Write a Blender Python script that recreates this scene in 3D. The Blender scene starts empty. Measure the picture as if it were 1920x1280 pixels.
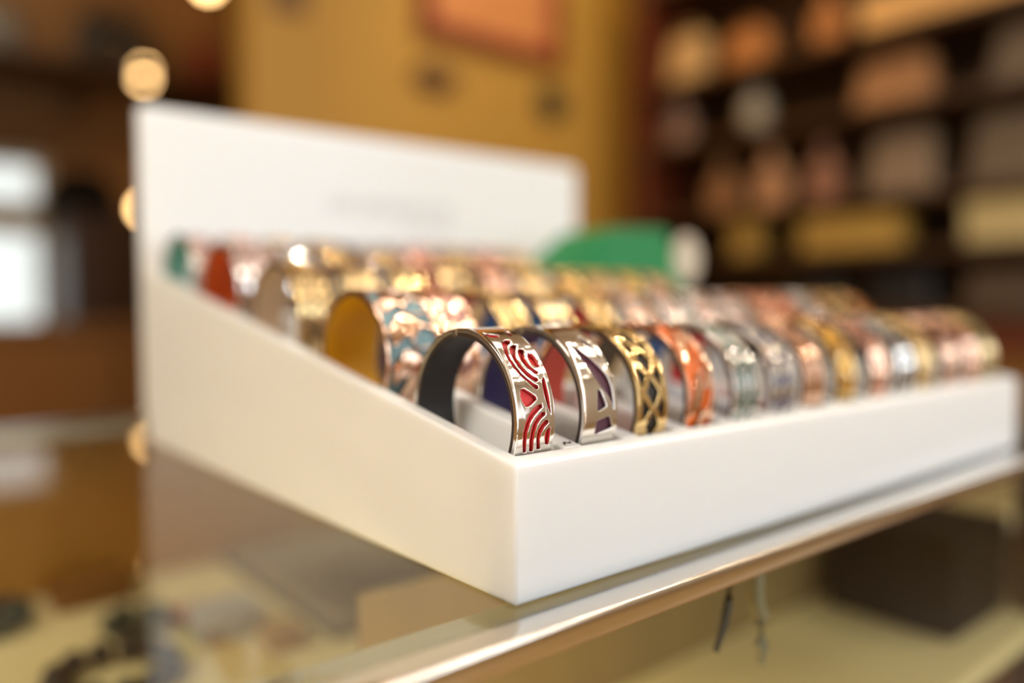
import bpy, bmesh, math, random
from mathutils import Vector, Matrix
from math import pi, sin, cos, radians

# ------------------------------------------------------------------ camera, world, light, exposure
# all lengths below are millimetres; S turns them into metres. z = 0 is the top of the glass counter.
S = 0.001
sc = bpy.context.scene
COL = sc.collection

def look(loc, fwd, right, up):
    m = Matrix((right, up, [-c for c in fwd])).transposed().to_4x4()
    m.translation = Vector(loc) * S
    return m

cam_d = bpy.data.cameras.new('camera')
cam = bpy.data.objects.new('camera', cam_d); COL.objects.link(cam)
cam.matrix_world = look((-175.51, -209.84, 106.45), (0.63806783, 0.76837513, -0.0496901),
                        (0.76920677, -0.63898993, -0.00357963), (0.03450197, 0.03593792, 0.99875827))
cam_d.sensor_width = 36.0
cam_d.lens = 1500.0 / 1920.0 * 36.0
cam_d.clip_start = 0.01; cam_d.clip_end = 60
cam_d.dof.use_dof = True
cam_d.dof.focus_distance = 0.297
cam_d.dof.aperture_fstop = 1.6
cam_d.dof.aperture_blades = 0
sc.camera = cam

W = bpy.data.worlds.new('world'); sc.world = W; W.use_nodes = True
W.node_tree.nodes['Background'].inputs[0].default_value = (0.95, 0.96, 0.98, 1)
W.node_tree.nodes['Background'].inputs[1].default_value = 0.9

def area(name, loc, rot, sx, sy, power, col):
    l = bpy.data.lights.new(name, 'AREA'); l.shape = 'RECTANGLE'
    l.size = sx * S; l.size_y = sy * S; l.energy = power; l.color = col
    o = bpy.data.objects.new(name, l); COL.objects.link(o)
    o.location = Vector(loc) * S; o.rotation_euler = [radians(a) for a in rot]
    return o
# daylight entering through the shop window behind the photographer
area('window_daylight', (700, -2120, 650), (90, 0, 0), 2100, 1500, 21.5, (0.83, 0.92, 1.0))
area('added_side_daylight', (4270, -1350, 700), (0, 90, 0), 1400, 1300, 9, (0.95, 0.97, 1.0))  # added side light, gives the bangles something bright to mirror
# unseen panels added overhead to give the metal bright patches to reflect
for px_, py_ in ((150, -500), (1050, -1200), (1700, -1150), (1050, -250), (1750, -150), (1300, 600)):
    area('reflection_panel_light', (px_, py_, 1880), (0, 0, 0), 420, 420, 2.0, (1.0, 0.92, 0.80))
# warm fill added from the left, stands in for the warmly lit room
area('left_warm_fill', (-1500, 200, 1880), (0, -20, 0), 900, 900, 56, (1.0, 0.92, 0.79))
# light strip inside the display case
area('case_light_strip', (-180, 30, -14), (25, 0, 0), 700, 12, 0.46, (1.0, 0.82, 0.50))

sc.view_settings.view_transform = 'Standard'
sc.view_settings.look = 'None'
sc.view_settings.gamma = 1.0
sc.view_settings.use_curve_mapping = False
sc.view_settings.exposure = 0.55
try:
    sc.cycles.use_denoising = True
    sc.cycles.max_bounces = 10
    sc.cycles.transparent_max_bounces = 16
    sc.cycles.sample_clamp_indirect = 6.0
    sc.cycles.caustics_reflective = False
    sc.cycles.caustics_refractive = False
except Exception:
    pass

# ------------------------------------------------------------------ materials
def mat(name, col, rough=0.5, metal=0.0, noise=0.0, nscale=40.0, bump=0.0, spec=None, coat=0.0, sss=0.0):
    m = bpy.data.materials.new(name); m.use_nodes = True
    nt = m.node_tree; b = nt.nodes['Principled BSDF']
    b.inputs['Roughness'].default_value = rough; b.inputs['Metallic'].default_value = metal
    if spec is not None: b.inputs['Specular IOR Level'].default_value = spec
    if coat: b.inputs['Coat Weight'].default_value = coat; b.inputs['Coat Roughness'].default_value = 0.1
    if sss:
        b.inputs['Subsurface Weight'].default_value = sss
        b.inputs['Subsurface Radius'].default_value = (1, 0.9, 0.8); b.inputs['Subsurface Scale'].default_value = 0.008
    c = (*col, 1)
    b.inputs['Base Color'].default_value = c
    if noise or bump:
        tc = nt.nodes.new('ShaderNodeTexCoord'); n = nt.nodes.new('ShaderNodeTexNoise')
        n.inputs['Scale'].default_value = nscale; n.inputs['Detail'].default_value = 5
        nt.links.new(tc.outputs['Object'], n.inputs['Vector'])
        if noise:
            r = nt.nodes.new('ShaderNodeMix'); r.data_type = 'RGBA'
            r.inputs['A'].default_value = (*[x * (1 - noise) for x in col], 1)
            r.inputs['B'].default_value = (*[min(1, x * (1 + noise)) for x in col], 1)
            nt.links.new(n.outputs['Fac'], r.inputs['Factor']); nt.links.new(r.outputs['Result'], b.inputs['Base Color'])
        if bump:
            bp = nt.nodes.new('ShaderNodeBump'); bp.inputs['Strength'].default_value = bump; bp.inputs['Distance'].default_value = 0.001
            nt.links.new(n.outputs['Fac'], bp.inputs['Height']); nt.links.new(bp.outputs['Normal'], b.inputs['Normal'])
    return m

def wood(name, c1, c2, scale=6.0, rough=0.4):
    m = mat(name, c1, rough); nt = m.node_tree; b = nt.nodes['Principled BSDF']
    tc = nt.nodes.new('ShaderNodeTexCoord'); mp = nt.nodes.new('ShaderNodeMapping')
    mp.inputs['Scale'].default_value = (1.0, 1.0, 0.12)
    n = nt.nodes.new('ShaderNodeTexNoise'); n.inputs['Scale'].default_value = scale * 6; n.inputs['Detail'].default_value = 6
    r = nt.nodes.new('ShaderNodeMix'); r.data_type = 'RGBA'
    r.inputs['A'].default_value = (*c1, 1); r.inputs['B'].default_value = (*c2, 1)
    nt.links.new(tc.outputs['Object'], mp.inputs['Vector']); nt.links.new(mp.outputs['Vector'], n.inputs['Vector'])
    nt.links.new(n.outputs['Fac'], r.inputs['Factor']); nt.links.new(r.outputs['Result'], b.inputs['Base Color'])
    return m

def glass(name, tint=(0.93, 0.95, 0.92), ior=1.7):
    m = bpy.data.materials.new(name); m.use_nodes = True; nt = m.node_tree
    for n in list(nt.nodes): nt.nodes.remove(n)
    out = nt.nodes.new('ShaderNodeOutputMaterial'); mix = nt.nodes.new('ShaderNodeMixShader')
    t = nt.nodes.new('ShaderNodeBsdfTransparent'); t.inputs['Color'].default_value = (*tint, 1)
    g = nt.nodes.new('ShaderNodeBsdfGlossy'); g.inputs['Roughness'].default_value = 0.015
    f = nt.nodes.new('ShaderNodeFresnel'); f.inputs['IOR'].default_value = ior
    ge = nt.nodes.new('ShaderNodeNewGeometry'); mu = nt.nodes.new('ShaderNodeMath'); mu.operation = 'SUBTRACT'; mu.use_clamp = True
    nt.links.new(f.outputs[0], mu.inputs[0]); nt.links.new(ge.outputs['Backfacing'], mu.inputs[1]); nt.links.new(mu.outputs[0], mix.inputs[0]); nt.links.new(t.outputs[0], mix.inputs[1])
    nt.links.new(g.outputs[0], mix.inputs[2]); nt.links.new(mix.outputs[0], out.inputs[0])
    return m

def emis(name, col, strength):
    m = bpy.data.materials.new(name); m.use_nodes = True; nt = m.node_tree
    for n in list(nt.nodes): nt.nodes.remove(n)
    out = nt.nodes.new('ShaderNodeOutputMaterial'); e = nt.nodes.new('ShaderNodeEmission')
    e.inputs[0].default_value = (*col, 1); e.inputs[1].default_value = strength
    nt.links.new(e.outputs[0], out.inputs[0]); return m

ACRYLIC = mat('white_acrylic', (0.90, 0.895, 0.89), 0.28, noise=0.01, nscale=30, sss=0.8)
LETTER = mat('grey_print', (0.62, 0.60, 0.60), 0.6)
INK = mat('black_print', (0.03, 0.03, 0.03), 0.5)
METAL = {'silver': mat('silver_metal', (0.93, 0.90, 0.87), 0.055, 1.0, noise=0.03, nscale=300),
         'gold': mat('gold_metal', (0.95, 0.70, 0.34), 0.06, 1.0, noise=0.03, nscale=300),
         'rose gold': mat('rose_gold_metal', (0.95, 0.62, 0.45), 0.06, 1.0, noise=0.03, nscale=300)}
def leather(n, c): return mat(n + '_leather', c, 0.45, noise=0.12, nscale=900, bump=0.15)
LEA = {'red': leather('red', (0.74, 0.018, 0.016)), 'plum': leather('plum', (0.085, 0.02, 0.04)),
       'black': leather('black', (0.014, 0.010, 0.009)), 'orange': leather('orange', (0.85, 0.17, 0.02)),
       'navy': leather('navy', (0.022, 0.012, 0.10)), 'coral': leather('coral', (0.75, 0.10, 0.06)),
       'olive': leather('olive', (0.12, 0.08, 0.03)), 'blue': leather('blue', (0.03, 0.15, 0.40)),
       'teal': leather('teal', (0.01, 0.20, 0.17)), 'pink': leather('pink', (0.80, 0.40, 0.38)),
       'white': leather('white', (0.80, 0.76, 0.72)), 'beige': leather('beige', (0.62, 0.44, 0.28)),
       'yellow': leather('yellow', (1.0, 0.50, 0.003)), 'grey blue': leather('grey_blue', (0.20, 0.34, 0.38)),
       'burnt orange': leather('burnt_orange', (0.88, 0.15, 0.003)), 'salmon': leather('salmon', (0.80, 0.25, 0.14)),
       'brown': leather('brown', (0.16, 0.07, 0.03)), 'mint': leather('mint', (0.16, 0.45, 0.36))}
EDGE = mat('dark_strap_edge', (0.035, 0.018, 0.012), 0.6)
CHROME = mat('trim_chrome', (0.78, 0.72, 0.64), 0.13, 1.0, noise=0.06, nscale=60, bump=0.03)
STEEL = mat('brushed_steel', (0.60, 0.56, 0.50), 0.30, 1.0, noise=0.08, nscale=60)
GLASS = glass('counter_glass')
AMBER = mat('amber_paint', (0.56, 0.29, 0.042), 0.6, noise=0.05, nscale=4)
WOOD_RED = wood('red_brown_wood', (0.10, 0.018, 0.004), (0.16, 0.03, 0.006))
WOOD_DARK = wood('dark_brown_wood', (0.05, 0.02, 0.006), (0.085, 0.035, 0.010))
WOOD_MID = wood('brown_wood', (0.20, 0.075, 0.006), (0.27, 0.10, 0.010), 6.0, 0.7)
WOOD_AMBER = wood('amber_wood', (0.50, 0.22, 0.03), (0.62, 0.30, 0.05))
RISER = wood('golden_brown_wood', (0.20, 0.125, 0.05), (0.26, 0.165, 0.065))
CREAM = mat('cream_lining', (0.85, 0.68, 0.37), 0.75, noise=0.05, nscale=200, bump=0.2)
FLOORM = wood('floor_wood', (0.34, 0.20, 0.07), (0.44, 0.27, 0.10), 2.0, 0.35)
CEIL = mat('ceiling_paint', (0.74, 0.62, 0.46), 0.8, noise=0.03, nscale=3)
CREAMW = mat('cream_paint', (0.74, 0.64, 0.50), 0.7, noise=0.03, nscale=3)
WALLB = mat('brown_paint', (0.17, 0.075, 0.016), 0.7, noise=0.1, nscale=3)
BLACK = mat('black_vinyl', (0.012, 0.010, 0.009), 0.4, noise=0.1, nscale=60)
BLACKM = mat('black_velvet', (0.006, 0.004, 0.003), 0.9, spec=0.1)
GREEN = mat('green_paper', (0.012, 0.22, 0.065), 0.55, noise=0.04, nscale=60)
PAPER = mat('white_paper', (0.62, 0.52, 0.40), 0.6, noise=0.03, nscale=60)
RUBBER = mat('dark_grey_plastic', (0.06, 0.055, 0.05), 0.5)
def plain(n, c, r=0.6): return mat(n, c, r, noise=0.08, nscale=25)

# ------------------------------------------------------------------ mesh helpers
def link(o, parent=None):
    COL.objects.link(o)
    if parent is not None: o.parent = parent
    return o

def mesh_obj(name, bm, m, parent=None, smooth=None, bevel=0.0, seg=2):
    bmesh.ops.scale(bm, vec=(S, S, S), verts=bm.verts)
    bmesh.ops.recalc_face_normals(bm, faces=bm.faces)
    me = bpy.data.meshes.new(name); bm.to_mesh(me); bm.free()
    for x in (m if isinstance(m, (list, tuple)) else [m]): me.materials.append(x)
    if smooth is not None:
        for p in me.polygons: p.use_smooth = True
        me.set_sharp_from_angle(angle=radians(smooth))
    o = bpy.data.objects.new(name, me); link(o, parent)
    if bevel:
        b = o.modifiers.new('bevel', 'BEVEL'); b.width = bevel * S; b.segments = seg; b.limit_method = 'ANGLE'
        b.harden_normals = False
    return o

def add_box(bm, x0, x1, y0, y1, z0, z1, mi=0):
    v = [bm.verts.new(p) for p in ((x0,y0,z0),(x1,y0,z0),(x1,y1,z0),(x0,y1,z0),(x0,y0,z1),(x1,y0,z1),(x1,y1,z1),(x0,y1,z1))]
    for q in ((0,3,2,1),(4,5,6,7),(0,1,5,4),(1,2,6,5),(2,3,7,6),(3,0,4,7)):
        f = bm.faces.new([v[i] for i in q]); f.material_index = mi
    return v

def box(name, b, m, parent=None, bevel=0.0, seg=2):
    bm = bmesh.new(); add_box(bm, *b); return mesh_obj(name, bm, m, parent, bevel=bevel, seg=seg, smooth=40 if bevel else None)

def add_prism(bm, pts, axis, a, b):
    """extrude polygon pts (two coordinates) along axis from a to b"""
    def P(p, t): return {'x': (t, p[0], p[1]), 'y': (p[0], t, p[1]), 'z': (p[0], p[1], t)}[axis]
    A = [bm.verts.new(P(p, a)) for p in pts]; B = [bm.verts.new(P(p, b)) for p in pts]
    bm.faces.new(A); bm.faces.new(B[::-1]); n = len(pts)
    for i in range(n): bm.faces.new((A[i], A[(i+1) % n], B[(i+1) % n], B[i]))

def prism(name, pts, axis, a, b, m, parent=None, bevel=0.0, smooth=40):
    bm = bmesh.new(); add_prism(bm, pts, axis, a, b); return mesh_obj(name, bm, m, parent, bevel=bevel, smooth=smooth)

def add_tube(bm, path, r, n=10, closed=False):
    rings = []; L = len(path); path = [Vector(p) for p in path]
    for i, p in enumerate(path):
        if closed: d = path[(i+1) % L] - path[i-1]
        else: d = path[min(i+1, L-1)] - path[max(i-1, 0)]
        d.normalize(); u = d.cross(Vector((0,0,1)))
        if u.length < 1e-3: u = d.cross(Vector((1,0,0)))
        u.normalize(); w = d.cross(u); rr = r[i] if isinstance(r, (list, tuple)) else r
        rings.append([bm.verts.new(p + u*rr*cos(2*pi*k/n) + w*rr*sin(2*pi*k/n)) for k in range(n)])
    for i in range(L if closed else L-1):
        A, B = rings[i], rings[(i+1) % L]
        for k in range(n): bm.faces.new((A[k], A[(k+1) % n], B[(k+1) % n], B[k]))
    if not closed: bm.faces.new(rings[0]); bm.faces.new(rings[-1][::-1])

def add_lathe(bm, prof, c, n=24):
    rings = []
    for r, z in prof:
        rings.append([bm.verts.new((c[0]+max(r, .01)*cos(2*pi*k/n), c[1]+max(r, .01)*sin(2*pi*k/n), c[2]+z)) for k in range(n)])
    for A, B in zip(rings, rings[1:]):
        for k in range(n): bm.faces.new((A[k], A[(k+1) % n], B[(k+1) % n], B[k]))
    bm.faces.new(rings[0][::-1]); bm.faces.new(rings[-1])

def thing(name, label, cat, loc=(0,0,0), rotz=0, group=None):
    o = bpy.data.objects.new(name, None); COL.objects.link(o); o.empty_display_size = 0.02
    o.location = Vector(loc) * S; o.rotation_euler = (0, 0, radians(rotz))
    o['label'] = label; o['category'] = cat
    if group: o['group'] = group
    return o
def tag(o, label, cat, group=None):
    o['label'] = label; o['category'] = cat
    if group: o['group'] = group
    return o
def struct(o, label=None):
    o['kind'] = 'structure'
    if label: o['label'] = label
    return o

# ------------------------------------------------------------------ the room
X0, X1, Y0, Y1, ZF, ZC = -2600, 4300, -2200, 4000, -950, 1900
struct(box('floor', (X0-100, X1+100, Y0-100, Y1+100, ZF-60, ZF), FLOORM))
struct(box('ceiling', (X0-100, X1+100, Y0-100, Y1+100, ZC, ZC+60), CEIL))
struct(box('wall_left', (X0-100, X0, Y0, Y1, ZF, ZC), CREAMW))
bm = bmesh.new()
add_box(bm, X1, X1+100, Y0, -2050, ZF, ZC); add_box(bm, X1, X1+100, -650, Y1, ZF, ZC)
add_box(bm, X1, X1+100, -2050, -650, ZF, 0); add_box(bm, X1, X1+100, -2050, -650, 1400, ZC)
struct(mesh_obj('wall_right', bm, CREAMW))
w3 = bpy.data.objects.new('added_window', None); COL.objects.link(w3); w3['kind'] = 'structure'  # unseen window added to show up bright in the bangle metal
WHP = mat('white_window_frame', (0.75, 0.72, 0.68), 0.5)
for b in ((-2060, -2000, -10, 1410), (-700, -640, -10, 1410), (-2000, -700, -10, 50), (-2000, -700, 1350, 1410)):
    box('frame', (X1-10, X1+60, *b), WHP, w3, 4)
box('mullion', (X1, X1+50, -1368, -1332, 50, 1350), WHP, w3, 3)
box('pane', (X1+20, X1+26, -2000, -700, 50, 1350), GLASS, w3)

def wall_with_hole(name, y0, y1, hx0, hx1, hz0, hz1, m):
    bm = bmesh.new()
    add_box(bm, X0, hx0, y0, y1, ZF, ZC); add_box(bm, hx1, X1, y0, y1, ZF, ZC)
    add_box(bm, hx0, hx1, y0, y1, ZF, hz0); add_box(bm, hx0, hx1, y0, y1, hz1, ZC)
    return struct(mesh_obj(name, bm, m))
wall_with_hole('wall_front', Y0-100, Y0, -350, 1750, -100, 1400, CREAMW)
wall_with_hole('wall_back', Y1, Y1+100, -500, 560, -20, 780, WALLB)
def window(name, x0, x1, y, z0, z1, bars_x, bars_z, m):
    o = bpy.data.objects.new(name, None); COL.objects.link(o); o['kind'] = 'structure'
    w = 45
    for b in ((x0-10, x0+w, z0-10, z1+10), (x1-w, x1+10, z0-10, z1+10), (x0+w, x1-w, z0-10, z0+w), (x0+w, x1-w, z1-w, z1+10)):
        box('frame', (b[0], b[1], y-30, y+50, b[2], b[3]), m, o, 4)
    for x in bars_x: box('mullion', (x-18, x+18, y-20, y+40, z0+w, z1-w), m, o, 3)
    for z, h in bars_z: box('transom', (x0+w, x1-w, y-22, y+42, z-h, z+h), m, o, 3)
    box('pane', (x0+w, x1-w, y+5, y+11, z0+w, z1-w), GLASS, o)
    return o
window('window_1', -500, 560, Y1+40, -20, 780, (0,), ((495, 75),), plain('beige_window_paint', (0.45, 0.36, 0.25)))
window('window_2', -350, 1750, Y0-60, -100, 1400, (700,), (), plain('white_window_paint', (0.75, 0.72, 0.68)))

# amber partition behind the counter with a dark arched shape at its right end
struct(box('wall_partition', (632, 2120, 1800, 1900, ZF, ZC), AMBER))
struct(box('wall_side', (2120, 2220, -450, Y1, ZF, ZC), CREAMW))
bm = bmesh.new()
arc = [(2092 - 420*(1-cos(t)), 1080 + 330*sin(t)) for t in [i*pi/2/14 for i in range(15)]]
add_prism(bm, arc + [(1672, 1900), (2092, 1900)], 'y', 1760, 1799.5)
struct(mesh_obj('dark_arch', bm, WOOD_DARK))
struct(box('trim_2', (2072, 2119, 1575, 1799, ZF, ZC), WOOD_RED, bevel=8))

# ------------------------------------------------------------------ the glass display counter
ctr = thing('display_counter', 'glass topped jewellery display counter with polished metal edge rail under the white tray', 'counter', (300, 300, ZF))
def cpart(name, b, m, bevel=0.0):
    o = box(name, b, m, ctr, bevel); o.location = Vector((-300, -300, -ZF)) * S; return o
CX0, CX1 = -700, 1700
cpart('glass_top', (CX0, CX1, -8, 604, -6, 0), GLASS)
cpart('front_glass', (CX0+10, CX1-10, -17, -12, -420, -9), glass('clear_front_glass', ior=1.3))
cpart('back_panel', (CX0+10, CX1-10, 588, 602, -420, -10), WOOD_AMBER)
cpart('shelf', (CX0+12, CX1-12, 2, 586, -162, -150), CREAM, 1)
cpart('base_cabinet', (CX0+5, CX1-5, -6, 596, ZF+950-950, -420), WOOD_MID, 4)
cpart('side_panel', (CX0, CX0+10, -20, 604, -420, -8), WOOD_AMBER, 1)
cpart('side_panel', (CX1-10, CX1, -20, 604, -420, -8), WOOD_AMBER, 1)
def cprism(name, pts, m, bevel=0.0):
    o = prism(name, pts, 'x', CX0, CX1, m, ctr, bevel); o.location = Vector((-300, -300, -ZF)) * S; return o
# front rail: a ledge under the glass and a lip with a rounded outer edge
lip = [(18, -6.4), (-8.2, -6.4), (-8.2, 0.15), (-9.0, 0.6), (-20.6, 0.6)]
lip += [(-20.6 - 1.5*sin(t), -0.9 + 1.5*cos(t)) for t in [radians(a) for a in (18, 36, 54, 72, 88)]]
lip += [(-22.15, -3.0), (-22.0, -5.5), (-21.6, -7.6), (-20.9, -9.0), (18, -9.0)]
cprism('front_rail', lip, CHROME)
cprism('back_rail', [(560, 0.2), (606, 0.2), (610, -3), (610, -10), (560, -10)], STEEL, 1.5)
# block inside the case behind the right half of the front glass
cpart('divider_panel', (20, 1500, 145, 151, -150, -42), RISER, 1)
cpart('post', (560, 584, 4, 28, -420, -9), WOOD_DARK, 2)

def hook(x, y, z, pts, r, name, label):
    bm = bmesh.new(); add_tube(bm, [(x+a, y, z+b) for a, b in pts], r, 10)
    return tag(mesh_obj(name, bm, RUBBER if 'dark' in label else plain('grey_bracket', (0.30, 0.26, 0.17)), smooth=50), label, 'hook', 'brackets under the counter rail')
hook(119, -4, -9, [(0, 0), (0.5, -8), (0, -16), (-3, -26), (-9, -37)], [2.2, 2.2, 2.0, 2.0, 1.2], 'hanging_bracket', 'thin curved dark bracket hanging below the rail, leftmost of three')
hook(139, -4, -9, [(0, 0), (1, -10), (1, -22), (5, -30), (6, -44), (4, -52)], [3.2, 3.4, 3.6, 3.4, 3.4, 2.0], 'hanging_bracket', 'long grey kinked bracket hanging below the counter rail')
hook(152, -4, -9, [(0, 0), (0.3, -4), (0, -9)], [3.4, 3.2, 2.0], 'hanging_bracket', 'short dark stub under the rail, rightmost of three')

# ------------------------------------------------------------------ the white tray
TW, TD = 474.0, 444.0
def zt(y): return 50.0 + 0.188 * y
tray = thing('display_tray', 'large white acrylic sloped tray with slots and a tall back board on the counter', 'tray', (0, 0, 0))
bm = bmesh.new()
o_ = [(0,0),(TW,0),(TW,TD),(0,TD)]; i_ = [(7.2,8),(TW-7.2,8),(TW-7.2,TD-8),(7.2,TD-8)]
vb = [bm.verts.new((x,y,0.05)) for x,y in o_]; vt = [bm.verts.new((x,y,zt(y))) for x,y in o_]
wt = [bm.verts.new((x,y,zt(y))) for x,y in i_]; wb = [bm.verts.new((x,y,0.05)) for x,y in i_]
for k in range(4):
    n = (k+1) % 4
    bm.faces.new((vb[k],vb[n],vt[n],vt[k])); bm.faces.new((vt[k],vt[n],wt[n],wt[k]))
    bm.faces.new((wt[k],wt[n],wb[n],wb[k])); bm.faces.new((wb[k],wb[n],vb[n],vb[k]))
mesh_obj('tray_wall', bm, ACRYLIC, tray, bevel=1.3, seg=3, smooth=40)
bm = bmesh.new(); add_prism(bm, [(8.1, 1), (TD-8.1, 1), (TD-8.1, zt(TD)-33), (8.1, zt(8)-33)], 'x', 7.3, TW-7.3)
mesh_obj('slot_floor', bm, ACRYLIC, tray)
prism('slot_end', [(8.0, 50.4), (11.7, 50.4), (16.0, 42), (24.5, 33), (23.5, 20), (8.0, 20)], 'x', 7.25, TW-7.25, ACRYLIC, tray, 0.5)
PITCH = 33.1
for i, ya, yb in [(0, 8.1, 92), (0, 174, 269), (0, 353, TD-8.1)] + [(i, 8.1, TD-8.1) for i in range(1, 13)]:
    xa = 31.0 + PITCH * i
    bm = bmesh.new(); add_prism(bm, [(ya, zt(ya)-33.2), (yb, zt(yb)-33.2), (yb, zt(yb)-0.3), (ya, zt(ya)-0.3)], 'x', xa, xa + 9.6)
    mesh_obj('divider', bm, ACRYLIC, tray, bevel=0.9, seg=3, smooth=40)
# back board with rounded upper corners
bd = [(0, 20), (464, 20)]
bd += [(464-9+9*cos(t), 257-9+9*sin(t)) for t in [i*pi/2/6 for i in range(7)]]
bd += [(5-5*sin(t), 257-5+5*cos(t)) for t in [i*pi/2/6 for i in range(7)]]
bm = bmesh.new(); add_prism(bm, bd, 'y', 444.2, 453)
mesh_obj('back_board', bm, ACRYLIC, tray, bevel=1.2, seg=3, smooth=40)
def text(name, body, size, loc, m, parent, rot=(90, 0, 0), align='CENTER'):
    c = bpy.data.curves.new(name, 'FONT'); c.body = body; c.size = size * S; c.align_x = align
    c.extrude = 0.15 * S; c.space_character = 1.25
    o = bpy.data.objects.new(name, c); link(o, parent); o.location = Vector(loc) * S
    o.rotation_euler = [radians(a) for a in rot]; c.materials.append(m)
    me = bpy.data.meshes.new_from_object(o.evaluated_get(bpy.context.evaluated_depsgraph_get())); mo = bpy.data.objects.new(name, me)
    mw = (o.location.copy(), o.rotation_euler.copy()); bpy.data.objects.remove(o); bpy.data.curves.remove(c)
    link(mo, parent); mo.location, mo.rotation_euler = mw; return mo
text('lettering', 'LES GEORGETTES', 14, (224, 444.0, 190), LETTER, tray)
text('lettering', 'BY ALTESSE', 8, (262, 444.0, 177), LETTER, tray)
# small black printed mark on the first divider
bm = bmesh.new()
for cx, cy, a, b, ang in ((34.6, 12.0, 1.5, .45, 50), (36.6, 12.0, 1.2, .5, -20), (38.0, 12.4, 1.0, .35, 60), (36.0, 13.2, .8, .3, 10)):
    vs = [bm.verts.new((cx + a*cos(t)*cos(radians(ang)) - b*sin(t)*sin(radians(ang)), cy + 1.3*(a*cos(t)*sin(radians(ang)) + b*sin(t)*cos(radians(ang))), 0)) for t in [k*pi/5 for k in range(10)]]
    for v in vs: v.co.z = zt(v.co.y) - 0.25
    bm.faces.new(vs)
mesh_obj('printed_mark', bm, INK, tray)

# ------------------------------------------------------------------ bangles
R, BW = 34.0, 18.8
TH0, TH1 = -58.0, 238.0
def U(th): return radians(th) * R

def smooth_poly(pts, n=3):
    out = []; L = len(pts)
    for i in range(L):
        p0, p1, p2, p3 = pts[i-1], pts[i], pts[(i+1) % L], pts[(i+2) % L]
        for k in range(n):
            t = k / n
            out.append(tuple(0.5*((2*p1[a]) + (-p0[a]+p2[a])*t + (2*p0[a]-5*p1[a]+4*p2[a]-p3[a])*t*t + (-p0[a]+3*p1[a]-3*p2[a]+p3[a])*t**3) for a in (0, 1)))
    return out

def design(key):
    """openings of a bangle's metal plate as polygons of (angle in degrees, across in mm)"""
    H = []
    if key in TRACED:
        return TRACED[key]
    if key == 'lattice':
        k = 0
        for c in range(-14, 210, 24):
            H.append([(c-10.8, 9.4), (c, 13.4), (c+10.8, 9.4), (c, 5.4)])
            H.append([(c+3.0, 2.9), (c+12, 7.3), (c+21.0, 2.9), (c+12, 2.3)])
            H.append([(c+3.0, 15.9), (c+12, 11.5), (c+21.0, 15.9), (c+12, 16.5)])
    elif key == 'blades':
        for c in range(-12, 200, 40):
            H.append(smooth_poly([(c, 2.4), (c+12, 3.0), (c+34, 9.0), (c+24, 9.6), (c+10, 8.0)]))
            H.append(smooth_poly([(c+4, 10.2), (c+18, 11.4), (c+36, 15.6), (c+20, 16.6), (c+6, 14.5)]))
            H.append(smooth_poly([(c-18, 12.4), (c-6, 11.6), (c-1, 14), (c-6, 16.4), (c-16, 16.0)]))
    elif key == 'scales':
        for j, v in enumerate((3.4, 7.4, 11.4, 15.4)):
            for c in range(-14, 206, 11):
                c2 = c + (5.5 if j % 2 else 0)
                H.append([(c2-4.3, v), (c2-1.8, v+1.35), (c2+2.0, v+1.3), (c2+4.5, v), (c2+2.0, v-1.3), (c2-1.8, v-1.35)])
    elif key == 'waves':
        for v in (3.2, 7.2, 11.2, 15.2):
            for c in range(-14, 196, 36):
                up = [(c+a, v + 0.75 + 1.2*sin(radians(a*10))) for a in range(0, 31, 5)]
                dn = [(c+a, v - 0.75 + 1.2*sin(radians(a*10))) for a in range(30, -1, -5)]
                H.append(up + dn)
    elif key == 'leaves':
        for c in range(-14, 200, 22):
            H.append(smooth_poly([(c, 8.6), (c+6, 4.0), (c+16, 2.4), (c+13, 6.6)]))
            H.append(smooth_poly([(c, 10.2), (c+13, 12.2), (c+16, 16.4), (c+6, 14.8)]))
    elif key == 'rings':
        for c in range(-12, 204, 20):
            for v in (5.2, 13.6):
                H.append([(c + 6.2*cos(t)*1.05, v + 3.0*sin(t)) for t in [k*pi/6 for k in range(12)]])
            H.append([(c+10+2.2*cos(t), 9.4+1.2*sin(t)) for t in [k*pi/4 for k in range(8)]])
    elif key == 'bars':
        for c in range(-14, 204, 14):
            H.append([(c, 2.6), (c+9, 5.6), (c+9, 16.2), (c, 13.2)])
    elif key == 'branches':
        for c in range(-16, 200, 30):
            H.append([(c, 3), (c+12, 2.6), (c+24, 5.6), (c+9, 7.4)])
            H.append([(c+2, 8.2), (c+10, 8.8), (c+25, 6.8), (c+17, 12.2)])
            H.append([(c-2, 10.4), (c+5, 9.6), (c+14, 13.2), (c+10, 16.2), (c, 16.2)])
            H.append([(c+14, 16.2), (c+19, 13.0), (c+26, 9.2), (c+27, 16.2)])
    return H

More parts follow.
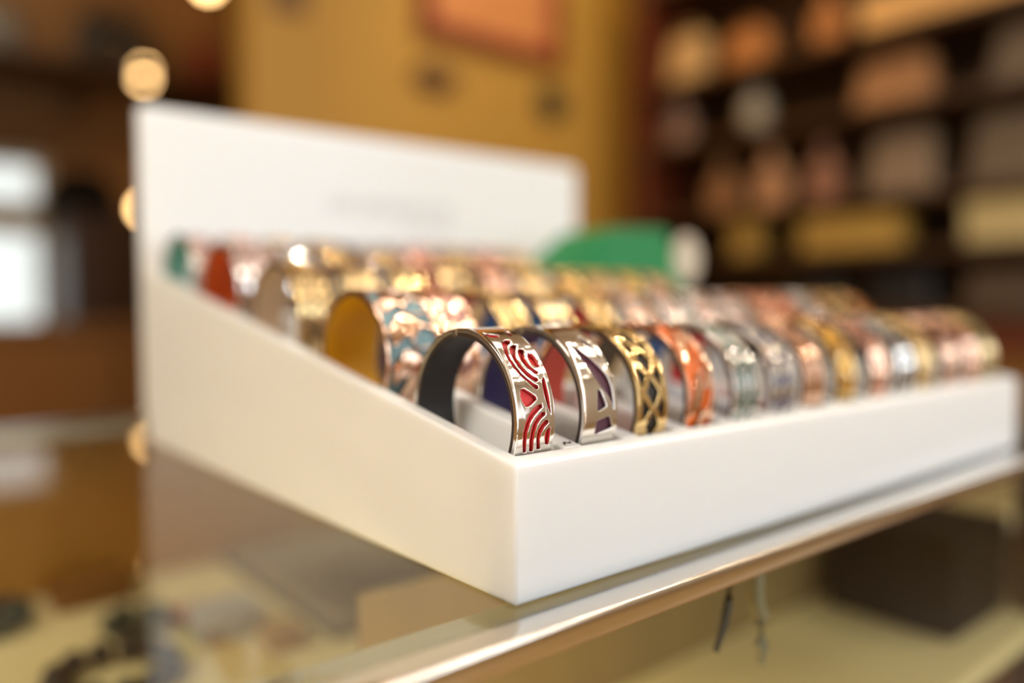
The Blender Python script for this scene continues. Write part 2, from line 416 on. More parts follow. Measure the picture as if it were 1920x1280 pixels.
TRACED = {}
TRACED['arcs'] = [[(60.3, 10.92), (60.5, 8.98), (58.0, 6.5), (53.4, 4.84), (48.0, 3.76), (42.1, 3.41), (36.6, 3.94), (31.5, 5.34), (27.1, 7.35), (23.3, 9.38), (20.2, 11.35), (20.9, 12.47), (22.2, 12.49), (24.2, 10.42), (27.8, 8.08), (31.7, 6.22), (36.5, 5.03), (41.5, 4.62), (46.3, 4.86), (50.5, 5.64), (54.4, 7.15), (56.6, 9.39)], [(54.8, 12.13), (54.9, 10.58), (52.8, 8.37), (49.8, 6.98), (45.5, 6.09), (40.4, 5.97), (35.4, 6.7), (31.0, 8.05), (27.6, 10.03), (25.1, 12.18), (25.6, 13.33), (27.0, 13.38), (29.0, 11.26), (32.1, 9.48), (36.1, 8.05), (40.7, 7.48), (44.5, 7.64), (48.0, 8.49), (51.1, 10.08)], [(50.2, 13.5), (50.2, 11.74), (48.1, 10.21), (44.8, 9.46), (41.0, 9.29), (36.8, 9.97), (33.6, 11.34), (30.7, 12.84), (30.2, 14.06), (31.4, 14.67), (33.4, 13.31), (36.1, 11.97), (39.4, 11.36), (43.1, 11.36), (46.6, 12.24)], [(46.3, 14.49), (45.7, 15.9), (42.6, 16.56), (37.9, 16.6), (35.4, 16.54), (35.1, 15.27), (36.8, 13.76), (40.1, 13.06), (43.4, 13.32)], [(28.0, 16.39), (27.1, 16.6), (22.7, 16.6), (16.5, 16.6), (10.5, 16.6), (5.3, 16.6), (2.8, 16.6), (4.0, 16.56), (9.4, 15.42), (16.2, 14.77), (22.3, 14.84), (26.1, 15.51)], [(20.6, 3.76), (21.1, 5.54), (18.4, 7.9), (15.7, 10.05), (14.1, 10.42), (11.8, 8.42), (10.0, 6.25), (10.0, 4.85), (13.3, 3.5), (17.0, 3.05)], [(10.4, 12.59), (10.0, 10.82), (8.2, 8.37), (4.9, 6.19), (0.2, 4.38), (-6.2, 3.42), (-12.3, 3.61), (-19.2, 4.66), (-19.5, 5.95), (-12.6, 5.17), (-6.5, 5.12), (-0.9, 6.35), (3.9, 8.41), (7.1, 11.16), (8.7, 12.79)], [(5.3, 13.97), (5.1, 12.21), (2.5, 9.81), (-1.2, 8.06), (-6.2, 7.08), (-11.4, 6.8), (-19.1, 7.65), (-19.5, 9.32), (-12.5, 8.63), (-7.2, 8.85), (-2.2, 9.79), (1.2, 11.51), (3.7, 14.02)], [(-0.1, 15.59), (0.0, 13.83), (-2.6, 11.82), (-6.1, 10.51), (-10.5, 10.15), (-18.2, 11.13), (-18.6, 12.77), (-14.8, 12.02), (-11.6, 11.64), (-7.9, 12.12), (-4.3, 13.44), (-1.7, 15.48)], [(-4.9, 16.6), (-5.1, 15.83), (-7.5, 14.38), (-11.3, 14.24), (-15.4, 15.03), (-16.8, 16.6), (-15.3, 16.6), (-11.4, 16.6), (-6.6, 16.6)], [(71.5, 2.91), (69.4, 4.84), (67.3, 8.21), (65.4, 8.24), (63.9, 5.81), (65.1, 3.57), (68.0, 2.25)], [(74.0, 14.73), (72.0, 15.6), (66.0, 14.8), (65.2, 13.4), (69.2, 13.3)]]
TRACED['arcs'] += [[(a + 100, v) for a, v in h] for h in TRACED['arcs'][:10] if min(p[0] for p in h) > -15]
TRACED['blade_two'] = [[(51.1, 5.48), (48.0, 7.16), (41.0, 9.8), (32.7, 13.01), (25.0, 15.76), (17.0, 16.6), (11.7, 16.6), (5.8, 16.6), (1.3, 16.6), (1.5, 16.6), (6.2, 15.79), (11.6, 13.79), (17.9, 11.04), (25.8, 8.52), (34.2, 6.73), (43.4, 5.24), (49.5, 4.9)], [(15.8, 8.7), (15.0, 10.23), (10.5, 11.17), (4.5, 12.31), (3.8, 11.91), (1.7, 8.15), (2.2, 7.61), (8.7, 7.74)], [(-4.9, 7.67), (-2.9, 13.45), (-3.5, 14.53), (-10.7, 16.25), (-11.3, 15.81), (-14.2, 7.4), (-13.6, 6.81), (-6.4, 6.97)], [(61.2, 13.38), (55.6, 14.96), (49.7, 16.6), (44.1, 16.6), (40.2, 16.6), (37.0, 16.6), (37.4, 16.6), (42.3, 15.63), (48.1, 14.3), (54.5, 12.59)]]
TRACED['blade_two'] += [[(a + 96, v) for a, v in h] for h in TRACED['blade_two'][:3]]


def grow(poly, d):
    """push the outline of an opening outwards by d"""
    L = len(poly); ar = sum(poly[i-1][0]*poly[i][1] - poly[i][0]*poly[i-1][1] for i in range(L)); sg = 1 if ar > 0 else -1
    out = []
    for i in range(L):
        a, b, c = poly[i-1], poly[i], poly[(i+1) % L]
        n1 = Vector((b[1]-a[1], a[0]-b[0])); n2 = Vector((c[1]-b[1], b[0]-c[0]))
        if n1.length < 1e-6: n1 = n2.copy()
        if n2.length < 1e-6: n2 = n1.copy()
        n1.normalize(); n2.normalize(); n = n1 + n2
        if n.length < 0.3: n = n1
        n.normalize()
        k = d * sg / max(0.6, n.dot(n1))
        out.append((b[0] + n.x*k, min(max(b[1] + n.y*k, 0.85), BW-0.85)))
    return out

def plate_mesh(key, hires):
    """metal plate with the openings, bent round the wrist axis; edges rounded"""
    cu = bpy.data.curves.new('plate', 'CURVE'); cu.dimensions = '2D'; cu.fill_mode = 'BOTH'
    e = 0.27
    cu.extrude = 0.45; cu.bevel_depth = e; cu.bevel_resolution = 2 if hires else 1
    outer = []
    n = 90
    u0, u1 = U(TH0)+e, U(TH1)-e
    outer = [(u0 + (u1-u0)*k/n, e) for k in range(n+1)] + [(u1 - (u1-u0)*k/n, BW-e) for k in range(n+1)]
    for poly in [outer] + [grow([(U(a), v) for a, v in h], e + (0.12 if hires else 0.3)) for h in design(key)]:
        sp = cu.splines.new('POLY'); sp.points.add(len(poly)-1); sp.use_cyclic_u = True
        for pt, (a, b) in zip(sp.points, poly): pt.co = (a, b, 0, 1)
    o = bpy.data.objects.new('plate', cu); COL.objects.link(o)
    dg = bpy.context.evaluated_depsgraph_get()
    me = bpy.data.meshes.new_from_object(o.evaluated_get(dg)); bpy.data.objects.remove(o); bpy.data.curves.remove(cu)
    bm = bmesh.new(); bm.from_mesh(me); bpy.data.meshes.remove(me)
    bmesh.ops.remove_doubles(bm, verts=bm.verts, dist=1e-4)
    step = 4.0 if hires else 8.0
    a = TH0 + step
    while a < TH1 - 0.5:
        bmesh.ops.bisect_plane(bm, geom=bm.verts[:]+bm.edges[:]+bm.faces[:], dist=1e-5, plane_co=(U(a), 0, 0), plane_no=(1, 0, 0))
        a += step
    T = 0.45 + e
    for v in bm.verts:
        th = v.co.x / R; r = R - T + v.co.z
        v.co = Vector((v.co.y, -r*cos(th), R + r*sin(th)))
    # side flanges that hold the strap: two rails swept round the edge
    for xa, xb in ((0.0, 1.4), (BW-1.4, BW)):
        prof = [(xa+.2, R-1.0), (xb-.2, R-1.0), (xb, R-1.2), (xb, R-1.5), (xb-.2, R-1.7), (xa+.2, R-1.7), (xa, R-1.5), (xa, R-1.2)]
        rings = []
        m = 74 if hires else 37
        for k in range(m+1):
            th = radians(TH0 + 1 + (TH1-TH0-2)*k/m)
            rings.append([bm.verts.new((x, -r*cos(th), R + r*sin(th))) for x, r in prof])
        for A, B in zip(rings, rings[1:]):
            for k in range(8): bm.faces.new((A[k], A[(k+1) % 8], B[(k+1) % 8], B[k]))
        bm.faces.new(rings[0]); bm.faces.new(rings[-1][::-1])
    bmesh.ops.scale(bm, vec=(S, S, S), verts=bm.verts)
    bmesh.ops.recalc_face_normals(bm, faces=bm.faces)
    me = bpy.data.meshes.new('metal_cuff'); bm.to_mesh(me); bm.free()
    for p in me.polygons: p.use_smooth = True
    # area weighted vertex normals keep the broad faces calm and the rims round
    acc = [Vector((0, 0, 0)) for _ in me.vertices]
    for p in me.polygons:
        nv = p.normal * p.area
        for vi in p.vertices: acc[vi] += nv
    me.normals_split_custom_set_from_vertices([(v.normalized() if v.length > 0 else Vector((0, 0, 1))) for v in acc])
    me.materials.append(METAL['silver'])
    return me

def strap_mesh():
    bm = bmesh.new(); m = 74; rings = []
    xa, xb = 0.2, BW-0.2; ro, ri = R-1.72, R-3.5
    prof = [(xa+.25, ro), (xb-.25, ro), (xb, ro-.3), (xb, ri+.3), (xb-.25, ri), (xa+.25, ri), (xa, ri+.3), (xa, ro-.3)]
    for k in range(m+1):
        th = radians(TH0 + 2 + (TH1-TH0-4)*k/m)
        rings.append([bm.verts.new((x, -r*cos(th), R + r*sin(th))) for x, r in prof])
    for A, B in zip(rings, rings[1:]):
        for k in range(8):
            f = bm.faces.new((A[k], A[(k+1) % 8], B[(k+1) % 8], B[k])); f.material_index = 0 if k == 0 else (1 if k == 4 else 2)
    f = bm.faces.new(rings[0]); f.material_index = 1; f = bm.faces.new(rings[-1][::-1]); f.material_index = 1
    bmesh.ops.scale(bm, vec=(S, S, S), verts=bm.verts); bmesh.ops.recalc_face_normals(bm, faces=bm.faces)
    me = bpy.data.meshes.new('leather_strap'); bm.to_mesh(me); bm.free()
    for p in me.polygons: p.use_smooth = True
    me.set_sharp_from_angle(angle=radians(35)); me.materials.append(LEA['red']); me.materials.append(LEA['black']); me.materials.append(EDGE)
    return me

def clip_mesh():
    bm = bmesh.new()
    for xa, xb in ((-0.35, 1.3), (BW-1.3, BW+0.35)):
        for th in (radians(97),):
            vs = add_box(bm, xa, xb, -1.3, 1.3, R-3.3, R-0.3)
            for v in vs: v.co = Matrix.Rotation(-(th-pi/2), 3, 'X') @ Vector((v.co.x, v.co.y, v.co.z)) + Vector((0, 0, R))
    bmesh.ops.bevel(bm, geom=bm.edges[:], offset=0.3, segments=2, affect='EDGES')
    bmesh.ops.scale(bm, vec=(S, S, S), verts=bm.verts); bmesh.ops.recalc_face_normals(bm, faces=bm.faces)
    me = bpy.data.meshes.new('end_clip'); bm.to_mesh(me); bm.free(); me.materials.append(METAL['silver']); return me

STRAP, CLIP, PLATES = strap_mesh(), clip_mesh(), {}
PATTERN = {'arcs': 'fan-arc cutout', 'blade_two': 'long blade cutout', 'lattice': 'diamond lattice', 'blades': 'petal cutout',
           'scales': 'fine scale', 'waves': 'wavy line', 'leaves': 'leaf cutout', 'rings': 'round cutout', 'bars': 'slanted bar', 'branches': 'branch lattice'}
def bangle(des, metal, outer, inner, x, y, z, rz, label, group, wide=1.0):
    if des not in PLATES: PLATES[des] = plate_mesh(des, des in ('arcs', 'blade_two', 'lattice', 'blades'))
    t = thing('bangle', label, 'bangle', (x, y, z), 0, group)
    t.rotation_euler = (radians(rz[0]), radians(rz[1]), radians(rz[2]))
    for name, me, ms in (('metal_cuff', PLATES[des], (METAL[metal],)), ('leather_strap', STRAP, (LEA[outer], LEA[inner], EDGE)), ('end_clip', CLIP, (METAL[metal],))):
        o = bpy.data.objects.new(name, me); link(o, t); o.scale = (wide, 1, 1)
        for k, mm in enumerate(ms): o.material_slots[k].link = 'OBJECT'; o.material_slots[k].material = mm
    return t

ORD = ['first', 'second', 'third', 'fourth', 'fifth', 'sixth', 'seventh', 'eighth', 'ninth', 'tenth', 'eleventh', 'twelfth', 'thirteenth', 'fourteenth']
ROWS = [
 ('front row', 44.0, 4.0, [
  ('arcs','silver','red','black'), ('blade_two','silver','plum','navy'), ('lattice','gold','black','coral'), ('blades','rose gold','orange','olive'),
  ('scales','silver','teal','blue'), ('rings','silver','navy','red'), ('waves','rose gold','beige','white'), ('branches','gold','yellow','black'),
  ('leaves','rose gold','pink','white'), ('bars','silver','black','beige'), ('scales','gold','beige','olive'), ('waves','rose gold','beige','black'),
  ('leaves','rose gold','salmon','olive'), ('rings','gold','teal','teal')]),
 ('second row', 133.0, 4.0, [
  ('branches','rose gold','grey blue','yellow'), ('leaves','rose gold','pink','navy'), ('waves','gold','beige','coral'), ('rings','gold','white','blue'),
  ('scales','gold','beige','blue'), ('bars','rose gold','white','red'), ('leaves','silver','pink','white'), ('waves','silver','red','beige'),
  ('rings','silver','pink','black'), ('scales','rose gold','salmon','beige'), ('branches','rose gold','orange','white'), ('waves','silver','pink','beige'),
  ('rings','gold','beige','brown'), ('leaves','gold','burnt orange','brown')]),
 ('third row', 222.0, 4.0, [
  ('scales','gold','beige','beige'), ('waves','gold','white','beige'), ('rings','gold','olive','white'), ('bars','gold','beige','coral'),
  ('leaves','rose gold','pink','beige'), ('scales','gold','white','beige'), ('waves','gold','yellow','white'), ('branches','gold','beige','brown'),
  ('rings','gold','yellow','olive'), ('leaves','rose gold','salmon','white')]),
 ('fourth row', 311.0, 3.0, [
  ('waves','silver','pink','burnt orange'), ('leaves','silver','blue','blue'), ('scales','gold','beige','white'), ('rings','gold','brown','beige'),
  ('bars','rose gold','red','red'), ('waves','gold','olive','beige'), ('leaves','rose gold','coral','coral'), ('scales','gold','beige','beige')]),
 ('back row', 390.0, -1.0, [
  ('rings','silver','pink','mint'), ('leaves','rose gold','salmon','pink'), ('scales','gold','yellow','beige'), ('waves','gold','brown','beige'),
  ('bars','silver','blue','navy'), ('rings','silver','white','white'), ('waves','rose gold','red','coral'), ('scales','gold','beige','olive'),
  ('leaves','rose gold','coral','coral'), ('rings','gold','yellow','beige')]),
]
random.seed(4)
for rn, yc, dz, items in ROWS:
    for i, (des, metal, outer, inner) in enumerate(items):
        x = 9.2 + PITCH * i + (1.2 if (rn == 'front row' and i == 1) else 0)
        j = 0 if (rn == 'front row' and i < 4) else 1
        rz = (random.uniform(-4, 4)*j, 0, random.uniform(-1.2, 1.2)*j)
        inl = 'black' if outer == 'black' else outer
        wide = 1.66 if i == 0 and rn in ('second row', 'fourth row') else 1.0
        lab = f"{'wide ' if wide > 1 else ''}{metal} {PATTERN[des]} bangle with {inl}, {ORD[i]} from left in the {rn}"
        bangle(des, metal, outer, inner, x, yc, zt(yc) + dz - R, rz, lab, f"bangles in the {rn}", wide)

# ------------------------------------------------------------------ green box resting on the back right of the tray
gb = thing('green_box', 'bright green faceted gift box with a pale round tag on the white tray', 'box', (390, 320, 106))
bm = bmesh.new()
P = [(322,338,136), (366,306,113), (370,300,174), (478,300,109), (446,300,177), (322,372,139), (366,372,124), (370,368,174), (478,368,123), (446,366,177)]
V = [bm.verts.new((a-390, b-320, c-106)) for a, b, c in P]
for f in ((0,1,2),(1,3,4,2),(5,7,6),(6,7,9,8),(0,2,7,5),(2,4,9,7),(4,3,8,9),(1,0,5,6),(3,1,6,8)): bm.faces.new([V[k] for k in f])
mesh_obj('body', bm, GREEN, gb, bevel=2.0, seg=2, smooth=35)
bm = bmesh.new()
add_lathe(bm, [(0, 0), (19, 0), (21, 1.5), (21, 4), (19, 6), (0, 6)], (0, 0, 0), 28)
cap = mesh_obj('round_tag', bm, PAPER, gb, smooth=40)
cap['label'] = 'pale round tag at the right end'
cap.location = Vector((471-390, 298-320, 148-106)) * S; cap.rotation_euler = (radians(90), 0, radians(-25)); cap.scale = (0.7, 1.15, 1)

# ------------------------------------------------------------------ jewellery inside the case
def bead_bracelet(x, y, z, r, br, m, label, group='bead bracelets inside the case', stand=False):
    t = thing('bead_bracelet', label, 'bracelet', (x, y, z), 0, group)
    n = int(2*pi*r/(2*br)); bm0 = bmesh.new(); bmesh.ops.create_icosphere(bm0, subdivisions=2, radius=br*S)
    me = bpy.data.meshes.new('bead'); bm0.to_mesh(me); bm0.free(); me.materials.append(m)
    for p in me.polygons: p.use_smooth = True
    for k in range(n):
        a = 2*pi*k/n; o = bpy.data.objects.new('bead', me); link(o, t)
        o.location = Vector((r*cos(a), r*sin(a), br) if not stand else (r*cos(a), 0, r + br + r*sin(a))) * S
    return t
BEADS = mat('dark_green_beads', (0.02, 0.028, 0.018), 0.3)
BEADB = mat('black_beads', (0.015, 0.012, 0.010), 0.3)
bead_bracelet(-46, 366, -149.6, 36, 9, BEADB, 'large black bead bracelet lying on cream lining, nearest in the case')
bead_bracelet(-105, 530, -149.6, 30, 9, BEADS, 'dark green bead bracelet at the left end of the case')
bead_bracelet(-8, 452, -149.6, 20, 8, BEADS, 'small dark green bead bracelet beside the pale grey box')
bead_bracelet(36, 445, -149.6, 15, 5, mat('red_beads', (0.45, 0.04, 0.03), 0.25), 'small red bead bracelet behind the pale grey box')
def small_box(x, y, z, sx, sy, sz, m, m2, label, name='jewel_box', group='small boxes inside the case'):
    t = thing(name, label, 'box', (x, y, z), 0, group)
    box('body', (-sx/2, sx/2, -sy/2, sy/2, 0, sz*.62), m, t, 1.5)
    box('lid', (-sx/2-1, sx/2+1, -sy/2-1, sy/2+1, sz*.63, sz), m2, t, 1.5)
    return t
small_box(42, 402, -149.6, 46, 40, 22, plain('pale_grey_card', (0.45, 0.40, 0.40)), plain('pale_grey_card_lid', (0.48, 0.44, 0.45)), 'pale grey jewellery box on the cream lining')
small_box(-22, 545, -149.6, 60, 40, 22, WOOD_MID, WOOD_MID, 'brown wooden jewellery box near the back panel')
small_box(66, 352, -149.6, 26, 26, 16, plain('tan_card', (0.40, 0.22, 0.08)), plain('tan_card_lid', (0.45, 0.26, 0.10)), 'small tan jewellery box in front of the pale grey box')
pad = thing('reflection_sheet', 'flat taupe sheet added to imitate the brown reflection over the cream lining', 'pad', (215, 455, -149.6))  # made-up sheet, darkens the lining where the glass reflects brown
box('dark_sheet', (-112, 112, -118, 118, 3, 12), mat('taupe_reflection_tone', (0.30, 0.215, 0.15), 0.85, noise=0.08, nscale=150), pad, 3)
box('board', (-115, 115, -121, 121, 0, 2.9), WOOD_DARK, pad, 0.6)
small_box(505, 82, -149.6, 104, 100, 78, BLACKM, BLACKM, 'black jewellery case behind the front glass at the right')
small_box(610, 60, -149.6, 40, 60, 60, PAPER, PAPER, 'white carton beyond the dark post at the right')
small_box(640, 235, -149.6, 90, 60, 40, plain('yellow_card', (0.65, 0.42, 0.08)), plain('yellow_card_lid', (0.7, 0.45, 0.1)), 'yellow carton behind the wooden divider panel inside the case')

# ------------------------------------------------------------------ things on the amber partition
pic = thing('framed_picture', 'peach picture in a wide red frame high on the amber wall', 'picture', (1415, 1799, 885))
pw, ph = 282, 330
for b in ((-pw, pw, 0, 45), (-pw, pw, ph-45, ph), (-pw, -pw+45, 45, ph-45), (pw-45, pw, 45, ph-45)):
    box('frame_rail', (b[0], b[1], -28, 0, b[2], b[3]), plain('red_frame', (0.20, 0.010, 0.006), 0.35), pic, 3)
box('canvas', (-pw+45, pw-45, -14, -1, 45, ph-45), mat('peach_print', (0.72, 0.27, 0.08), 0.5, noise=0.35, nscale=9), pic)
for x, z, w, h, m, lab in ((1191, 770, 78, 40, plain('brown_plaque', (0.12, 0.045, 0.012)), 'small brown wall plaque under the left of the red framed picture'),
                           (1660, 768, 62, 56, plain('black_plaque', (0.02, 0.018, 0.008)), 'small black wall plaque under the right of the red framed picture')):
    t = thing('wall_plaque', lab, 'plaque', (x, 1799, z), 0, 'plaques on the amber wall')
    bm = bmesh.new(); add_prism(bm, [(w*cos(a), h*sin(a)) for a in [k*pi/12 for k in range(24)]], 'y', -18, 0); mesh_obj('backing', bm, m, t, bevel=3, smooth=40)
    bm = bmesh.new(); add_prism(bm, [(w*.7*cos(a), h*.6*sin(a)) for a in [k*pi/12 for k in range(24)]], 'y', -24, -18); mesh_obj('relief', bm, m, t, bevel=2, smooth=40)
t = thing('hanging_banner', 'narrow brown banner at the left end of the amber wall', 'banner', (737, 1799, 860))
box('cloth', (-52, 52, -6, -2, 0, 420), plain('brown_cloth', (0.22, 0.10, 0.03)), t, 1)
bm = bmesh.new(); add_tube(bm, [(-60, -6, 424), (60, -6, 424)], 7); mesh_obj('rod', bm, WOOD_DARK, t, smooth=50)

# ------------------------------------------------------------------ the dim back room at the left
BULB = emis('warm_bulb', (1.0, 0.60, 0.24), 14.0)
def bulb_parts(t, r, z):
    bm = bmesh.new(); add_lathe(bm, [(r*sin(pi*k/14), z - r*cos(pi*k/14)) for k in range(15)], (0, 0, 0), 20); mesh_obj('bulb', bm, BULB, t, smooth=60)
for x, y, z, r, lab in ((911, 3740, 1153, 36, 'round glowing pendant lamp above the left end of the white back board'),
                     (1213, 3740, 1636, 36, 'round glowing pendant lamp cut by the top edge of the picture')):
    t = thing('pendant_lamp', lab, 'lamp', (x, y, ZC), 0, 'pendant lamps in the back room')
    bulb_parts(t, r, z - ZC)
    bm = bmesh.new(); add_tube(bm, [(0, 0, z-ZC+r+30), (0, 0, 0)], 4, 8); mesh_obj('cord', bm, BLACK, t, smooth=50)
    bm = bmesh.new(); add_lathe(bm, [(10, z-ZC+r-4), (14, z-ZC+r), (14, z-ZC+r+24), (6, z-ZC+r+34)], (0, 0, 0), 14); mesh_obj('socket', bm, BLACK, t, smooth=40)
def cabinet(name, lab, x0, x1, y0, y1, z1, m, doors, cat='cabinet', ax='y'):
    t = thing(name, lab, cat, ((x0+x1)/2, (y0+y1)/2, ZF)); cx, cy = (x0+x1)/2, (y0+y1)/2
    box('carcass', (x0-cx, x1-cx, y0-cy+20, y1-cy, 0, z1-30-ZF), m, t, 2)
    box('worktop', (x0-cx-15, x1-cx+15, y0-cy-10, y1-cy, z1-29-ZF, z1-ZF), m, t, 4)
    for k in range(doors):
        a = x0-cx + (x1-x0)*k/doors; b = x0-cx + (x1-x0)*(k+1)/doors
        d = box('door', (a+5, b-5, y0-cy, y0-cy+19, 60, z1-45-ZF), m, t, 2)
        bm = bmesh.new(); add_tube(bm, [(b-40, y0-cy-18, z1-400-ZF), (b-40, y0-cy-18, z1-260-ZF)], 6, 8); mesh_obj('handle', bm, STEEL, d, smooth=50)
    return t
cabinet('tall_cabinet', 'dark brown wooden cabinet against the far wall at the left', 545, 1250, 3560, 3990, 492, WOOD_DARK, 2)
cabinet('low_counter', 'low brown wooden counter in front of the bright window', -700, 900, 2600, 3050, 40, WOOD_MID, 4, 'counter')
t = thing('globe_lamp', 'small glowing globe lamp on the dark cabinet, half behind the white board', 'lamp', (905, 3740, 493))
bulb_parts(t, 34, 48)
bm = bmesh.new(); add_lathe(bm, [(34, 0), (34, 6), (12, 10), (12, 14)], (0, 0, 0), 20); mesh_obj('base', bm, STEEL, t, smooth=40)
t = thing('domed_hat', 'black domed hat on the dark cabinet beside the window', 'hat', (650, 3775, 493))
bm = bmesh.new(); add_lathe(bm, [(165*cos(a)**.7, 8 + 195*sin(a)) for a in [k*pi/2/10 for k in range(11)]], (0, 0, 0), 28); mesh_obj('crown', bm, BLACKM, t, smooth=60)
bm = bmesh.new(); add_lathe(bm, [(166, 0), (205, 2), (207, 6), (166, 10)], (0, 0, 0), 32); mesh_obj('brim', bm, BLACKM, t, smooth=40)
t = thing('wall_shelf', 'dark wooden shelf high on the far wall carrying black bags', 'shelf', (900, 3995, 1130))
box('board', (-900, 700, -330, 0, 0, 28), WOOD_DARK, t, 3)
for bx in (-800, -250, 150, 600): prism('bracket', [(0, 0), (-240, 0), (0, -170)], 'x', bx, bx+22, WOOD_DARK, t)

def handbag(x, y, z, w, d, h, m, label, rot=0, group=None, taper=0.86, hh=0.22, cat='handbag'):
    """bag seen from local -y: trapezoid body, flap, clasp, arched handle"""
    t = thing('handbag', label, cat, (x, y, z), rot, group)
    bm = bmesh.new()
    v = [bm.verts.new(p) for p in ((-w/2,-d/2,0),(w/2,-d/2,0),(w/2,d/2,0),(-w/2,d/2,0),(-w/2*taper,-d*.3,h),(w/2*taper,-d*.3,h),(w/2*taper,d*.3,h),(-w/2*taper,d*.3,h))]
    for q in ((0,3,2,1),(4,5,6,7),(0,1,5,4),(1,2,6,5),(2,3,7,6),(3,0,4,7)): bm.faces.new([v[k] for k in q])
    mesh_obj('body', bm, m, t, bevel=min(w, d)*.12, seg=3, smooth=50)
    fl = prism('flap', [(-d*.31, h+3), (d*.25, h+3), (d*.25, h), (-d*.31, h-2), (-d*.42, h*.5), (-d*.45, h*.5)], 'x', -w*.40, w*.40, m, t, bevel=2)
    bm = bmesh.new(); add_lathe(bm, [(w*.03, 0), (w*.035, 3), (w*.02, 6)], (0, 0, 0), 12); c = mesh_obj('clasp', bm, METAL['gold'], fl, smooth=40)
    c.location = Vector((0, -d*.46, h*.55)) * S; c.rotation_euler = (radians(90), 0, 0)
    bm = bmesh.new(); add_tube(bm, [(-w*.28*cos(a), 0, h + h*hh*sin(a)) for a in [k*pi/12 for k in range(13)]], w*.022+1.5, 8); mesh_obj('handle', bm, m, t, smooth=50)
    return t
handbag(820, 3880, 1159, 330, 140, 260, BLACK, 'wide black handbag on the high shelf above the lamp', group='black bags on the high shelf')
handbag(330, 3880, 1159, 260, 130, 190, BLACK, 'black handbag at the left end of the high shelf', group='black bags on the high shelf')
small_box(1215, 3830, 1159, 90, 80, 210, plain('dark_red_card', (0.16, 0.008, 0.004)), plain('dark_red_card_lid', (0.18, 0.01, 0.005)), 'upright dark red box on the high shelf', 'gift_box', None)

# ------------------------------------------------------------------ the crowded shelves along the right wall
sh = thing('shelving_unit', 'tall dark wooden shelving along the right wall', 'shelves', (1980, 650, ZF))
SY0, SY1 = -350, 1570
def sp(name, b, m, bev=3): 
    o = box(name, b, m, sh, bev); o.location = Vector((-1980, -650, -ZF)) * S; return o
sp('back_panel', (2108, 2118, SY0, SY1, ZF, 1300), WOOD_DARK, 0)
for y in (SY0, 130, SY1-30): sp('upright', (1830, 2107, y, y+30, ZF, 1300), WOOD_RED)
for a, b in ((SY0+31, 129), (161, SY1-31)):
    for z in (80, 240, 375, 600, 790, 1100): sp('shelf', (1832, 2106, a, b, z-22, z), WOOD_DARK)
    for k in range(2):
        a2 = a + (b-a)*k/2; b2 = a + (b-a)*(k+1)/2
        d = sp('door', (1815, 1832, a2+4, b2-4, ZF+40, 50), WOOD_RED)
    sp('plinth', (1850, 2106, a, b, ZF, ZF+36), WOOD_DARK, 0)
def vase(x, y, z, prof, m, label, name='vase', cat='vase', group=None):
    t = thing(name, label, cat, (x, y, z), 0, group)
    bm = bmesh.new(); add_lathe(bm, prof, (0, 0, 0), 24); mesh_obj('body', bm, m, t, smooth=60)
    top = prof[-1]; bm = bmesh.new(); add_lathe(bm, [(top[0]*.8, top[1]), (top[0]*1.15, top[1]+3), (top[0]*1.15, top[1]+8), (top[0]*.8, top[1]+9)], (0, 0, 0), 24); mesh_obj('rim', bm, m, t, smooth=40)
    return t
def bust(x, y, z, h, m, label, rot=90, group=None):
    """necklace display bust: shouldered slab on a foot"""
    t = thing('necklace_bust', label, 'bust', (x, y, z), rot, group); w = h*.62
    pts = [(-w*.42, 0), (w*.42, 0), (w*.5, h*.45), (w*.42, h*.62), (w*.16, h*.74), (w*.14, h), (-w*.14, h), (-w*.16, h*.74), (-w*.42, h*.62), (-w*.5, h*.45)]
    bm = bmesh.new(); add_prism(bm, smooth_poly(pts, 3), 'y', -h*.10, h*.10); bmesh.ops.translate(bm, verts=bm.verts, vec=(0, 0, 8)); mesh_obj('torso', bm, m, t, bevel=h*.04, smooth=50)
    bm = bmesh.new(); add_lathe(bm, [(h*.26, 0), (h*.26, 6), (h*.2, 8)], (0, 0, 0), 24); mesh_obj('foot', bm, m, t, smooth=40)
    bm = bmesh.new(); add_tube(bm, [(w*.26*sin(a), -h*.12 - 2, h*.62 - h*.24*cos(a)*1.0 + 8) for a in [-1.7 + k*3.4/14 for k in range(15)]], h*.014, 6); mesh_obj('necklace', bm, METAL['gold'], t, smooth=50)
    return t
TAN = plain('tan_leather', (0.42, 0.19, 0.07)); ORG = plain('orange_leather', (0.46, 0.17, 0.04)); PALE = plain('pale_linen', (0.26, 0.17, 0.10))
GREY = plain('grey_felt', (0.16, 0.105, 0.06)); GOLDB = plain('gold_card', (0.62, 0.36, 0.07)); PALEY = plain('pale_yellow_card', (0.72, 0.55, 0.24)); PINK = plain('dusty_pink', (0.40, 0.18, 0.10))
gx = 1920
G = 'goods on the top shelf at the right'
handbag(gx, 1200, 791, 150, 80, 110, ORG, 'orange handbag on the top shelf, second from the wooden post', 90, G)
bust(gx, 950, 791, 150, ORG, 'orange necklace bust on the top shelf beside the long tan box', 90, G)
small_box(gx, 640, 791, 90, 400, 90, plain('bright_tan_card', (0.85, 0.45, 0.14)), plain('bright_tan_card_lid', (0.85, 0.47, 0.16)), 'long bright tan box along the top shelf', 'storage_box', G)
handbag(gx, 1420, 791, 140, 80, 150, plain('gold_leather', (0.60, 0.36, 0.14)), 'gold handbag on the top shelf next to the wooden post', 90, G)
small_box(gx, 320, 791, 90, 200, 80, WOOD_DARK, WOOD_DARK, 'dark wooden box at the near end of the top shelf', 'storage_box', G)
G = 'goods on the second shelf from the top at the right'
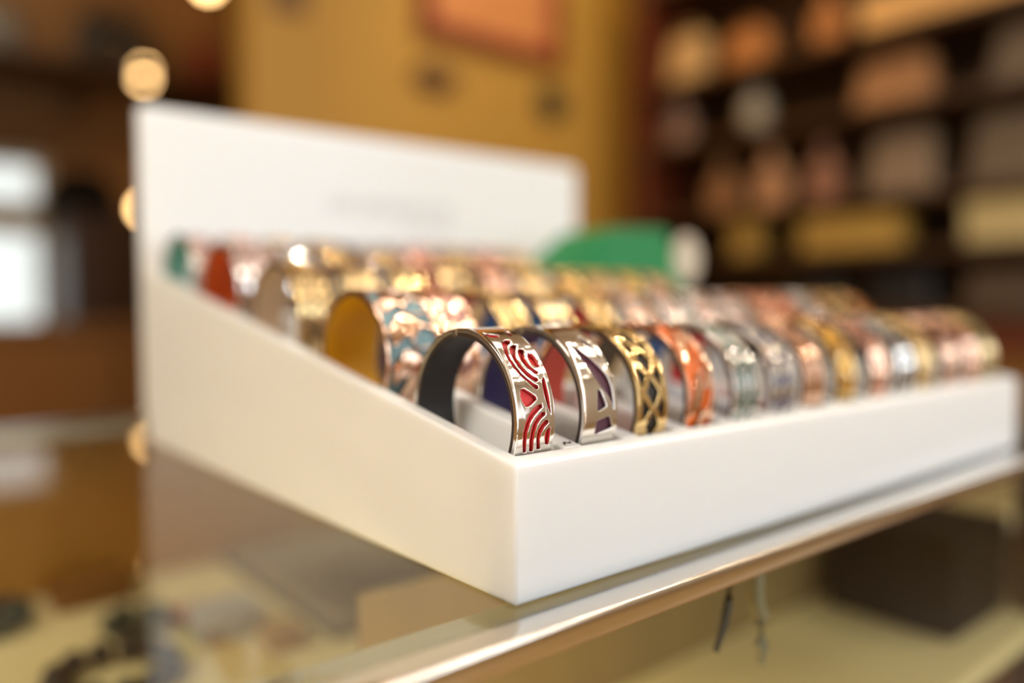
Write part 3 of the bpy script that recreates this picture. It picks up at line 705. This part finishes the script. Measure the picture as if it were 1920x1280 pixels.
vase(gx, 1176, 601, [(26, 0), (40, 30), (44, 70), (30, 110), (20, 125)], plain('white_glaze', (0.45, 0.36, 0.25), 0.3), 'pale round vase on the second shelf', group=G)
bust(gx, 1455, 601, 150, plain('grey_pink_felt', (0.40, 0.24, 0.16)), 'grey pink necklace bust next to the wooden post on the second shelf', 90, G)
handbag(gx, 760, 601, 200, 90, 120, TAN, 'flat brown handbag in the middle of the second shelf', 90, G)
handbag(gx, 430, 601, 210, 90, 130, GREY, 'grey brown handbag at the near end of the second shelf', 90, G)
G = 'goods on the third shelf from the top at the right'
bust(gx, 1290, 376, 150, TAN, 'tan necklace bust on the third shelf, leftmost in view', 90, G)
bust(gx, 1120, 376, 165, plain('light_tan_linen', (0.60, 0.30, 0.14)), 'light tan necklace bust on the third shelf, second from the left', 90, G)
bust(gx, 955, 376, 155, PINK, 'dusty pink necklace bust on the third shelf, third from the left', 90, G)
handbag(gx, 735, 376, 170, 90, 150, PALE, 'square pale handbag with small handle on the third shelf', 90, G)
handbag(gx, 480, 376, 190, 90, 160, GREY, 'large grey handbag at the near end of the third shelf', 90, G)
G = 'cartons on the fourth shelf at the right'
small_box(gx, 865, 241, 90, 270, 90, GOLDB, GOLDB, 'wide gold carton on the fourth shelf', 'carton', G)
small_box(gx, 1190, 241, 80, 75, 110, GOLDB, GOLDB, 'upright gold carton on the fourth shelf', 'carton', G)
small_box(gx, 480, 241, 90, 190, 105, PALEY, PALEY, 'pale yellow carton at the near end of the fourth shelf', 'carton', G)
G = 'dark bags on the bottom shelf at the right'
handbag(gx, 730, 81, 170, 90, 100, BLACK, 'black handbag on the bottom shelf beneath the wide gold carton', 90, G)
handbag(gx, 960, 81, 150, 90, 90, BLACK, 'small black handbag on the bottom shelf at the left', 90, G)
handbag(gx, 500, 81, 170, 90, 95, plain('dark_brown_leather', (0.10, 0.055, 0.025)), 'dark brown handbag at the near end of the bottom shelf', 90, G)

# warm spots added out of view to brighten wall, shelves and back room
def spot(name, x, y, z, tx, ty, tz, power, col, size=60, radius=40):
    l = bpy.data.lights.new(name, 'SPOT'); l.energy = power; l.color = col; l.spot_size = radians(size); l.spot_blend = 0.5; l.shadow_soft_size = radius * S
    o = bpy.data.objects.new(name, l); COL.objects.link(o); o.location = Vector((x, y, z)) * S
    d = Vector((tx-x, ty-y, tz-z)); o.rotation_euler = d.to_track_quat('-Z', 'Y').to_euler(); return o
spot('wall_spot', 1250, 900, 1860, 2000, 1800, 600, 17, (1.0, 0.78, 0.45), 90)
spot('shelf_spot', 1300, 900, 1860, 1950, 900, 700, 6, (1.0, 0.72, 0.42), 80)
for x, y in ((750, -1500), (750, -900), (1150, -1600), (1200, -700), (1250, 150), (1600, -1500), (1650, -600), (1700, 350),
             (2020, -1700), (2030, -1000), (2040, -350), (2040, 500), (950, 650), (500, -200), (2500, -1900), (2500, -1300), (2600, -800), (3000, -1700), (3050, -1100), (3500, -1900),
             (3500, -1400), (3600, -900), (4000, -1700), (4000, -1200)):
    spot('sparkle_spot', x, y, 1870, 230, 180, 70, 2.4, (1.0, 0.86, 0.66), 50, 13)  # added spots, placed so the bangles catch small sparkles
spot('back_room_spot', 300, 3000, 1860, 800, 3900, 700, 18, (1.0, 0.75, 0.45), 100)
